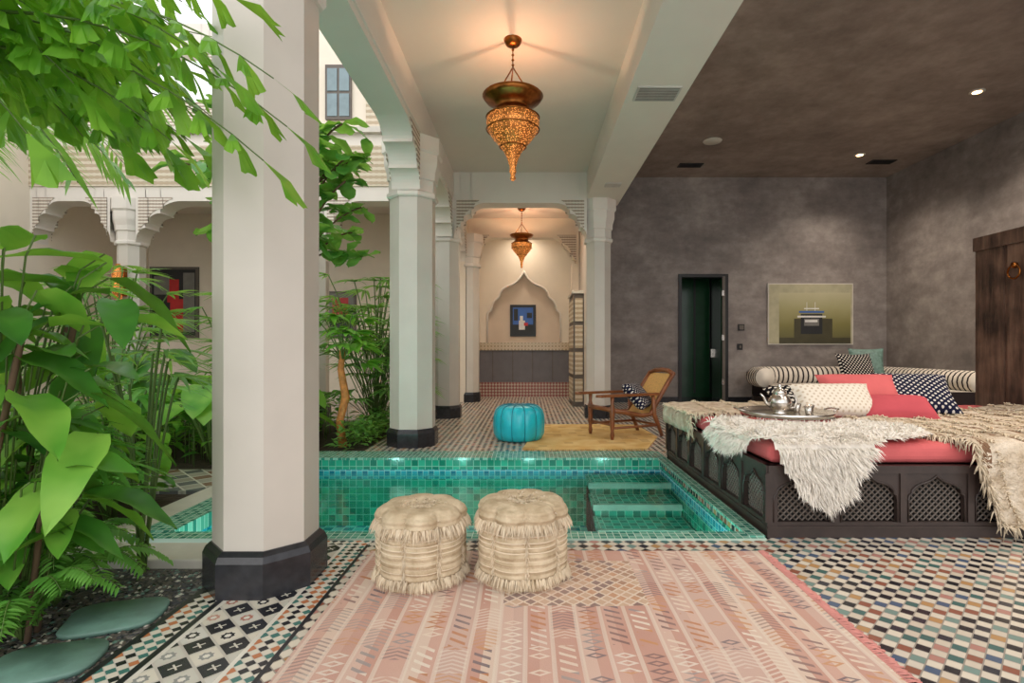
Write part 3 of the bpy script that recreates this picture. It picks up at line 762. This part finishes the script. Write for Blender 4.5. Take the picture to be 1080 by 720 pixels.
for sx in(-1,1): q.tube([(tx+sx*.345,ty-.07,TZ+.07),(tx+sx*.395,ty-.05,TZ+.085),(tx+sx*.395,ty+.05,TZ+.085),(tx+sx*.345,ty+.07,TZ+.07)],.007,SILVER,6)
q.obj('silver_tray')
q=MB(); bz=TZ+.04
q.lathe([(r*1.15,bz+z*1.15) for r,z in [(.045,0),(.05,.01),(.035,.02),(.06,.04),(.078,.075),(.075,.1),(.05,.13),(.042,.14),(.048,.145),(.035,.165),(.015,.185),(.008,.19),(.014,.2),(.005,.215)]],tx-.05,ty,SILVER,28)
q.tube([(tx-.12,ty,bz+.07),(tx-.16,ty,bz+.09),(tx-.18,ty,bz+.14),(tx-.205,ty,bz+.165)],[.02,.014,.010,.008],SILVER,8)
q.tube([(tx+.02,ty,bz+.14),(tx+.07,ty,bz+.15),(tx+.085,ty,bz+.10),(tx+.07,ty,bz+.05),(tx+.03,ty,bz+.05)],.007,SILVER,8)
q.obj('teapot')
for dx,dy in [(.14,-.08),(.21,.03),(.15,.12)]:
    q=MB(); q.lathe([(.02,bz-.003),(.025,bz+.02),(.034,bz+.07),(.031,bz+.07),(.02,bz+.01)],tx+dx,ty+dy,SILVER,16); q.obj('tea_glass')

q=MB()
q.box(5.06,5.2,3.0,6.02,0,2.45,RUSTW)
for i in range(8): q.box(5.045,5.06,3.05+i*.37,3.38+i*.37,.12,2.3,RUSTW)
q.box(5.03,5.06,3.0,6.02,2.3,2.45,RUSTW); q.box(5.03,5.06,3.0,6.02,0,.15,RUSTW)
q.tube([(5.02,5.5+.07*math.cos(k*pi/8),2.0+.07*math.sin(k*pi/8)) for k in range(17)],.01,BRASS,6)
q.lathe([(.03,-.01),(.03,.03),(.01,.04)],0,0,BRASS,16,M=Matrix.Translation((5.04,5.5,2.07))@Matrix.Rotation(-pi/2,4,'Y'))
q.obj('antique_wooden_door_panel')

# ================================================================= SOFA
q=MB()
def stripe(i,j): return SOFB if i%3==0 else SOFW
def arcpath(pts,n):
    out=[]
    for i in range(len(pts)-1):
        a=Vector(pts[i]);b=Vector(pts[i+1]); m=max(1,int(round((b-a).length/n)))
        for k in range(m): out.append(a+(b-a)*k/m)
    out.append(Vector(pts[-1])); return out
left=[(4.78+.0,10.75,.62)]+[(5.4-.62*math.cos(t_*pi/16),11.1+.55*math.sin(t_*pi/16),.62) for t_ in range(0,9)]
path=arcpath(left+[(7.55,11.65,.62)],.036)
q.tube(path,.2,SOFW,14,matfn=stripe)
path=arcpath([(7.78,11.6,.62),(7.78,9.1,.62)],.036); q.tube(path,.2,SOFW,14,matfn=stripe)
q.obj('striped_sofa_bolster')
q=MB()
sp=[(4.7,10.5)]+[(5.4-.7*math.cos(t_*pi/16),11.1+.6*math.sin(t_*pi/16)) for t_ in range(0,9)]+[(7.95,11.7),(7.95,9.0),(7.1,9.0),(7.05,10.5)]
n=len(sp)
q.add([(x,y,0) for x,y in sp]+[(x,y,.22) for x,y in sp],[tuple(range(n-1,-1,-1)),tuple(range(n,2*n))]+[(i,(i+1)%n,n+(i+1)%n,n+i) for i in range(n)],WOODD)
def seat(x0,x1,y0,y1,along='x'):
    L=(x1-x0) if along=='x' else (y1-y0); ns=int(L/.036)
    for i in range(ns):
        a0=i/ns;a1=(i+1)/ns; m=SOFB if i%3==0 else SOFW
        prof=[(0,.22),(-.02,.28),(-.02,.40),(.02,.45),(.1,.465)]
        if along=='x':
            xa,xb=x0+L*a0,x0+L*a1
            P=[(y0+d,z) for d,z in prof]+[(y1,.465),(y1,.22)]
            vs=[(xa,a,b) for a,b in P]+[(xb,a,b) for a,b in P]
        else:
            ya,yb=y0+L*a0,y0+L*a1
            P=[(x0+d,z) for d,z in prof]+[(x1,.465),(x1,.22)]
            vs=[(a,ya,b) for a,b in P]+[(a,yb,b) for a,b in P]
        m_=len(P)
        q.add(vs,[(k,(k+1)%m_,m_+(k+1)%m_,m_+k) for k in range(m_)]+([tuple(range(m_))] if i==0 else [])+([tuple(range(m_,2*m_))] if i==ns-1 else []),m)
seat(4.85,7.1,10.5,11.55); seat(7.1,7.9,9.05,11.5,'y')
q.obj('striped_sofa')
cushion('black_trellis_cushion',6.75,10.95,.80,.80,.66,.2,BLKP,rz=8,rx=-20)
cushion('teal_silk_cushion',7.15,11.25,.90,.66,.66,.18,TEALP,rz=-20,rx=-15)

# ================================================================= PLANTATION CHAIR (faces -X)
q=MB()
for sy in (-.3,.3):
    q.tube([(-.42,sy,0),(-.42,sy,.06),(-.42,sy,.12),(-.42,sy,.2),(-.42,sy,.3),(-.42,sy,.36),(-.42,sy,.42),(-.42,sy,.5),(-.42,sy,.6)],[.02,.032,.022,.036,.03,.038,.04,.022,.03],WOODB,12)
    q.tube([(.44,sy,0),(.38,sy,.15),(.30,sy,.32),(.28,sy,.6)],[.026,.03,.036,.026],WOODB,10)
    q.box(-.62,.36,sy-.045,sy+.045,.6,.635,WOODB)
    q.lathe([(.06,.6),(.06,.635)],-.62,sy,WOODB,16)
    q.tube([(-.46,sy*.93,.42),(-.2,sy*.93,.37),(.1,sy*.93,.31),(.25,sy*.93,.32),(.4,sy*.93,.55),(.58,sy*.93,.80),(.66,sy*.93,.90)],.034,WOODB,8)
    q.tube([(-.42,sy,.16),(.36,sy,.16)],.018,WOODB,8)
q.tube([(-.42,-.3,.2),(-.42,.3,.2)],.018,WOODB,8); q.tube([(-.44,-.3,.42),(-.44,.3,.42)],.03,WOODB,8); q.tube([(.37,-.3,.16),(.37,.3,.16)],.018,WOODB,8)
q.tube([(.66,-.29,.90),(.68,-.15,.945),(.68,0,.955),(.68,.15,.945),(.66,.29,.90)],.036,WOODB,8)
pp=[(-.44,.435),(-.2,.382),(.1,.322),(.24,.33),(.33,.44),(.42,.575),(.58,.80),(.66,.905)]
def ca(u,v):
    s=v*(len(pp)-1); i=min(int(s),len(pp)-2); t_=s-i
    return (pp[i][0]*(1-t_)+pp[i+1][0]*t_, -.27+.54*u, pp[i][1]*(1-t_)+pp[i+1][1]*t_)
q.grid(ca,8,28,CANE)
q.obj('plantation_armchair',M=Matrix.Translation((1.33,7.35,.016))@Matrix.Rotation(math.radians(24),4,'Z')@Matrix.Scale(.93,4))
cushion('navy_ikat_cushion',1.50,7.32,.56,.54,.44,.18,NAVYP,rz=62,rx=-42)

# ================================================================= PLANTS
def leaf(mb,b,d,L,W,mat,kind='ov',droop=.3,fold=.15,n=6,up=None,wav=0):
    b=Vector(b); d=Vector(d).normalized(); up=Vector(up) if up else Vector((U(-.3,.3),U(-.3,.3),1))
    s=d.cross(up)
    if s.length<.05: s=Vector((1,0,0))
    s.normalize(); nn=s.cross(d).normalized()
    vs=[]
    for i in range(n+1):
        t_=i/n
        if kind=='ov': w=math.sin(pi*min(1,t_**.75))**.8 if t_<1 else 0
        elif kind=='lan': w=math.sin(pi*t_**.6)
        elif kind=='fid': w=(max(0,math.sin(pi*t_**1.25))**.6)*(.65+.35*t_)
        elif kind=='heart': w=math.sin(pi*(.18+.82*t_))**.7 if t_<1 else 0
        elif kind=='blade': w=min(1,t_*6)*(1-t_**3)
        w=max(w,0.0)*W/2
        p=b+d*L*t_+Vector((0,0,-droop*L*t_*t_))
        e=nn*(fold*w*2+wav*math.sin(t_*14)*W*.1)
        vs+=[p-s*w+e,p,p+s*w+e]
    fs=[]
    for i in range(n):
        o=i*3; fs+=[(o,o+1,o+4,o+3),(o+1,o+2,o+5,o+4)]
    mb.add(vs,fs,mat,True)
def fish(mb,b,d,L,W,mat):
    b=Vector(b); d=Vector(d).normalized(); s=d.cross(Vector((U(-.4,.4),U(-.4,.4),1)))
    if s.length<.05: s=Vector((1,0,0))
    s.normalize()
    vs=[b-s*.004,b+s*.004]
    m=[b+d*L*.5+Vector((0,0,-.04*L))+s*W*.5*k*.62 for k in (-1,0,1)]
    vs+=m
    dn=Vector((0,0,-.25*L)); ks=[-1,-.6,-.3,0,.35,.7,1]
    es=[b+d*L*(U(.72,1.05)-.12*abs(k))+dn*U(.8,1.1)+s*W*.5*k for k in ks]
    vs+=es
    fs=[(0,1,3),(0,3,2),(1,4,3),(2,3,7,6),(2,6,5),(3,8,7),(3,9,8),(3,4,10,9),(4,11,10)]
    mb.add(vs,fs,mat,False)
def curve(a,b,h,n=14):
    a=Vector(a);b=Vector(b)
    return [a+(b-a)*(i/n)+Vector((0,0,h*4*(i/n)*(1-i/n))) for i in range(n+1)]
def frond(mb,path,kind,L,W,mat,per=1,stem=STEM,r0=.009,start=.15,droop=.3,fwd=.6):
    n=len(path)-1
    mb.tube(path,[r0*(1-.7*i/n) for i in range(n+1)],stem,5)
    for i in range(n):
        for k in range(per):
            tt=(i+k/per)/n
            if tt<start: continue
            p=path[i]+(path[i+1]-path[i])*(k/per); t_=(path[i+1]-path[i]).normalized()
            s=t_.cross(Vector((0,0,1))).normalized()
            sz=.5+.5*math.sin(pi*(.15+.8*tt))
            for sg in (-1,1):
                d=s*sg+t_*fwd+Vector((0,0,U(-.25,.1)))
                if kind=='fish': fish(mb,p,d+Vector((U(-.3,.3),U(-.3,.3),U(-.8,.0))),L*sz*U(.8,1.2),W*sz*U(.8,1.2),mat)
                else: leaf(mb,p,d,L*sz*U(.9,1.1),W,mat,'blade',droop,.1,4)
    if kind=='fish': fish(mb,path[-1],(path[-1]-path[-2]),L,W*1.3,mat)
def fan(mb,b,d,L,W,mat,n=9,spread=2.6):
    b=Vector(b); d=Vector(d).normalized(); s=d.cross(Vector((0,0,1)))
    if s.length<.1: s=Vector((1,0,0))
    s.normalize()
    for i in range(n):
        a=(i/(n-1)-.5)*spread
        leaf(mb,b,d*math.cos(a)+s*math.sin(a)+Vector((0,0,.15)),L*U(.85,1.05)*(1-.25*abs(a)/1.4),W,mat,'blade',U(.2,.45),.12,5)

q=MB()
q.tube([(-2.75,1.9,0),(-2.72,1.95,1.2),(-2.7,2.0,2.5)],[.05,.045,.03],BARK,10)
crown=(-2.7,2.0,2.3)
ends=[((-0.98,2.15,2.10),.30),((-1.2,2.05,2.28),.3),((-1.02,2.12,2.28),.3),((-1.1,2.2,1.98),.28),((-1.35,2.0,2.42),.3),((-1.55,2.3,2.1),.22),((-1.75,1.85,1.95),.2),((-1.9,2.45,2.6),.25),((-1.5,2.1,2.7),.25),((-2.0,1.7,2.0),.15),((-1.3,2.35,2.75),.25),((-1.7,2.6,2.9),.3),((-2.1,2.5,2.2),.25),((-2.0,1.6,2.5),.2),((-1.6,2.2,2.35),.2),((-1.8,2.1,2.25),.25),((-1.9,2.0,2.5),.2)]
for e,h in ends:
    frond(q,curve(crown,e,h,13),'fish',.225,.10,FISH,per=1,start=.2)
q.obj('fishtail_palm')
q=MB()
q.tube([(-3.3,2.7,0),(-3.3,2.7,1.2),(-3.2,2.75,2.6)],[.05,.045,.03],BARK,10)
for k in range(19):
    e=(U(-2.4,-1.70),U(2.4,3.1),U(2.1,3.25))
    frond(q,curve((-3.2,2.75,2.5),e,U(.15,.35),13),'fish',.25,.11,FISH,per=1,start=.2)
q.obj('fishtail_palm')
q=MB()
for i in range(120):
    a=U(0,2*pi); bz=U(.40,1.66); ang=U(0,2*pi)
    e=Vector((-2.2+math.cos(ang)*U(.05,.45),2.2+math.sin(ang)*U(.05,.4),bz))
    bs=Vector((-2.2,2.2,0))+(e-Vector((-2.2,2.2,bz)))*.5
    q.tube([bs+Vector((0,0,max(0,bz-.4))),(bs+e)/2+Vector((0,0,bz*.45)),e],.004,STEM,5)
    leaf(q,e,(math.cos(a),math.sin(a)-.3,U(-.6,.3)),U(.24,.40),U(.12,.19),DEEP if R()<.55 else BRGT,'ov',U(.2,.6),.18,8,wav=.5)
for k in range(7):
    a=k*.9; q.tube([(-2.2+.12*math.cos(a),2.2+.12*math.sin(a),-.02),(-2.2+.2*math.cos(a),2.2+.2*math.sin(a),.7),(-2.2+.25*math.cos(a+.4),2.2+.25*math.sin(a+.4),1.3)],.012,BARK,6)
q.obj('philodendron_plant')
q=MB()
for i in range(5): leaf(q,(-1.98,1.7,1.85+.1*i),(U(.4,1),U(-.4,.2),U(-.5,.2)),.26,.12,GREYL,'ov',.4,.2,8,wav=1)
q.tube([(-2.4,1.7,0),(-2.3,1.72,1.2),(-2.0,1.72,2.3)],.015,BARK,6)
for i in range(46):
    z=U(1.4,2.4); a=U(-1.2,1.2)
    leaf(q,(-2.1,1.73,z),(math.cos(a),math.sin(a),U(-.5,.5)),U(.18,.3),.1,BRGT if R()<.7 else GREYL,'lan',.4,.2,7,wav=.7)
q.obj('broadleaf_shrub')
def fanpalm(name,x,y,n,hmin,hmax,r,L,W,mat,blades=9):
    q=MB()
    for i in range(n):
        a=U(0,2*pi); z=U(hmin,hmax); rr=U(.2,1)*r
        e=(x+math.cos(a)*rr,y+math.sin(a)*rr,z)
        q.tube(curve((x+U(-.1,.1)*r,y+U(-.1,.1)*r,-.02),e,.12*z,6),.005+.003*z/2,STEM,5)
        fan(q,e,(math.cos(a),math.sin(a),U(-.3,.3)),L*U(.8,1.15),W,mat,blades)
    q.obj(name)
fanpalm('fan_palm',-2.35,2.5,14,.4,.95,.3,.34,.035,FERNM)
fanpalm('lady_palm',-2.12,2.92,12,1.0,1.35,.24,.36,.026,PALM,8)
fanpalm('fan_palm',-3.0,3.8,16,.5,1.45,.4,.42,.045,PALM,9)
fanpalm('fan_palm',-3.9,4.1,18,.5,1.7,.5,.46,.05,FERNM,9)
fanpalm('lady_palm',-2.35,8.15,80,.5,2.35,.75,.48,.05,PALM,9)
fanpalm('lady_palm',-2.0,8.2,40,.6,1.7,.4,.45,.05,PALM,9)
fanpalm('lady_palm',-3.9,7.4,30,.7,2.0,.6,.5,.05,FERNM,9)
fanpalm('lady_palm',-5.2,6.6,40,.7,2.3,.7,.5,.05,PALM,9)
def fern(name,x,y,n,L,mat=FERNM):
    q=MB()
    for i in range(n):
        a=2*pi*i/n+U(-.2,.2); l=L*U(.7,1.1)
        frond(q,curve((x,y,-.02),(x+math.cos(a)*l,y+math.sin(a)*l,U(.0,.28)*L/.45+.03),.18*L/.45,14),'bl',.085*L/.45,.02*L/.45,mat,per=2,start=.08,r0=.004,fwd=.3)
    q.obj(name)
fern('garden_fern',-2.25,2.52,18,.44); fern('garden_fern',-2.12,2.22,16,.38); fern('garden_fern',-2.55,2.75,14,.5)
fern('garden_fern',-3.1,3.5,16,.6); fern('garden_fern',-3.6,3.9,16,.6); fern('garden_fern',-2.6,2.05,16,.45)
q=MB()
q.tube([(-2.32,6.62,-.02),(-2.36,6.62,.3),(-2.28,6.6,.6),(-2.34,6.6,.95),(-2.32,6.6,1.2)],[.055,.045,.05,.04,.03],ORST,10)
for i in range(18):
    a=U(0,2*pi); z=U(1.0,1.65)
    e=Vector((-2.32+math.cos(a)*.3,6.6+math.sin(a)*.3,z))
    q.tube(curve((-2.32,6.6,1.05),e,.05,4),.008,STEM,5)
    for k in range(7):
        b=a+(k-3)*.35
        leaf(q,e,(math.cos(b),math.sin(b),U(-.2,.3)),U(.24,.34),.10,BRGT,'lan',.3,.1,5)
q.obj('tree_philodendron')
q=MB()
q.tube([(-2.65,6.3,-.03),(-2.62,6.25,1.5),(-2.68,6.2,2.6),(-2.6,6.1,3.6)],[.06,.05,.04,.03],BARK,10)
for b in range(24):
    a=2*pi*b/24+U(-.2,.2); z0=U(2.1,3.3); l=U(.7,1.45) if math.cos(a)<.2 else U(.5,.8)
    e=(-2.63+math.cos(a)*l,6.2+math.sin(a)*l*.8,z0+U(.1,.8))
    pth=curve((-2.65,6.2,z0),e,.1,8); q.tube(pth,.012,BARK,6)
    for k in range(14):
        p=pth[min(8,3+k//2)]; aa=U(0,2*pi)
        leaf(q,p,(math.cos(aa),math.sin(aa),U(-.5,.7)),U(.24,.36),U(.16,.23),FIG,'fid',U(.1,.5),.12,7,wav=.6)
q.obj('fiddle_leaf_fig')
def featherpalm(x,y,h,n,L):
    q=MB(); q.tube([(x,y,-.03),(x+.05,y,h*.5),(x,y,h)],[.08,.07,.05],BARK,10)
    for i in range(n):
        a=2*pi*i/n+U(-.2,.2); l=L*U(.8,1.1)
        frond(q,curve((x,y,h),(x+math.cos(a)*l,y+math.sin(a)*l,h+U(-.6,.7)),.5,16),'bl',.45,.035,PALM,per=2,start=.12,r0=.013)
    q.obj('feather_palm')
featherpalm(-6.2,5.6,3.5,15,2.0); featherpalm(-4.7,3.7,3.0,14,1.6)
def ears(x,y,n,h,s,mat=BRGT):
    q=MB()
    for i in range(n):
        a=U(0,2*pi); z=U(.5,1)*h; e=Vector((x+math.cos(a)*.3*h,y+math.sin(a)*.3*h,z))
        q.tube(curve((x,y,-.02),e,.1,5),.01,STEM,6)
        leaf(q,e-Vector((math.cos(a),math.sin(a),0))*.08,(math.cos(a),math.sin(a),-.3),s*U(.8,1.2),s*.75,mat,'heart',.35,.12,8)
    q.obj('elephant_ear_plant')
ears(-3.35,5.6,14,1.1,.42); ears(-4.3,5.9,12,1.2,.45,DEEP); ears(-3.0,4.1,8,.6,.3); ears(-5.2,4.1,12,1.4,.45); ears(-2.95,6.6,9,.8,.38)
q=MB()
for i in range(3200):
    if R()<.7: x=U(-6.5,-2.75); y=U(5.45,8.2)
    else: x=U(-6.5,-2.9); y=U(3.5,4.4)
    h=U(.05,.6); a=U(0,2*pi)
    leaf(q,(x,y,h),(math.cos(a),math.sin(a),U(.0,.8)),U(.12,.24),U(.06,.10),BRGT if R()<.7 else DEEP,'ov',.4,.15,4)
for i in range(350):
    x=U(-6.5,-2.75); y=U(5.45,8.2); q.tube([(x,y,-.03),(x,y,.4)],.005,STEM,4)
q.obj('ground_cover_shrubs')
q=MB()
for i in range(700):
    x=U(-2.35,-1.9); y=U(6.3,8.9); a=U(0,2*pi)
    leaf(q,(x,y,U(.0,.3)),(math.cos(a),math.sin(a),U(.2,1)),U(.12,.2),.05,PALM,'lan',.4,.15,4)
q.obj('border_grass_plant')
for x,y,rx_,ry_ in [(-1.87,2.40,.19,.15),(-1.86,2.04,.18,.14)]:
    q=MB(); f4=lambda a,z:1/((abs(math.cos(a))**4+abs(math.sin(a))**4)**.25)*(1+.04*math.sin(3*a+1))
    q.lathe([(.98,-.02),(1,-.004),(.97,.004)],0,0,SLATE,40,fn=f4,M=Matrix.Translation((x,y,0))@Matrix.Rotation(.35,4,'Z')@Matrix.Diagonal((rx_,ry_,1,1))); q.obj('stepping_stone')
q=MB()
for i in range(2600):
    x=U(-2.6,-1.66); y=U(1.5,2.93); s=U(.007,.014); z=-.022
    M=Matrix.Translation((x,y,z))@Matrix.Rotation(U(0,6),4,'Z')@Matrix.Diagonal((s*1.4,s,s*.8,1))
    q.add([(1,0,0),(0,1,0),(-1,0,0),(0,-1,0),(0,0,1),(.7,.7,.4),(-.7,.7,.4)],[(0,1,4),(1,2,4),(2,3,4),(3,0,4)],[STONE,GREYF,BLACKST,SLATE][i%4] if i%3 else GREYF,True,M)
q.obj('gravel_pebbles')

# ================================================================= LIGHT / WORLD / CAMERA
wd=bpy.data.worlds.new('World'); bpy.context.scene.world=wd; wd.use_nodes=True
bg=wd.node_tree.nodes['Background']; bg.inputs[0].default_value=(.97,.975,1.0,1); bg.inputs[1].default_value=1.4
sn=bpy.data.lights.new('fill_sun','SUN'); sn.energy=.85; sn.angle=1.0; sn.color=(1,.955,.895)  # soft directional fill from behind the camera, added to lift the interior
so=bpy.data.objects.new('fill_sun',sn); so.rotation_euler=(math.radians(68),0,math.radians(-12)); bpy.context.scene.collection.objects.link(so)
cam=bpy.data.cameras.new('camera'); cam.sensor_width=36; cam.sensor_fit='HORIZONTAL'; cam.lens=560/1080*36
cam.shift_x=-18/1080; cam.shift_y=8/1080; cam.clip_start=.05
co=bpy.data.objects.new('camera',cam); co.location=(0,0,1.2); co.rotation_euler=(pi/2,0,0); bpy.context.scene.collection.objects.link(co)
bpy.context.scene.camera=co
vs=bpy.context.scene.view_settings
vs.view_transform='Standard'; vs.exposure=0.06
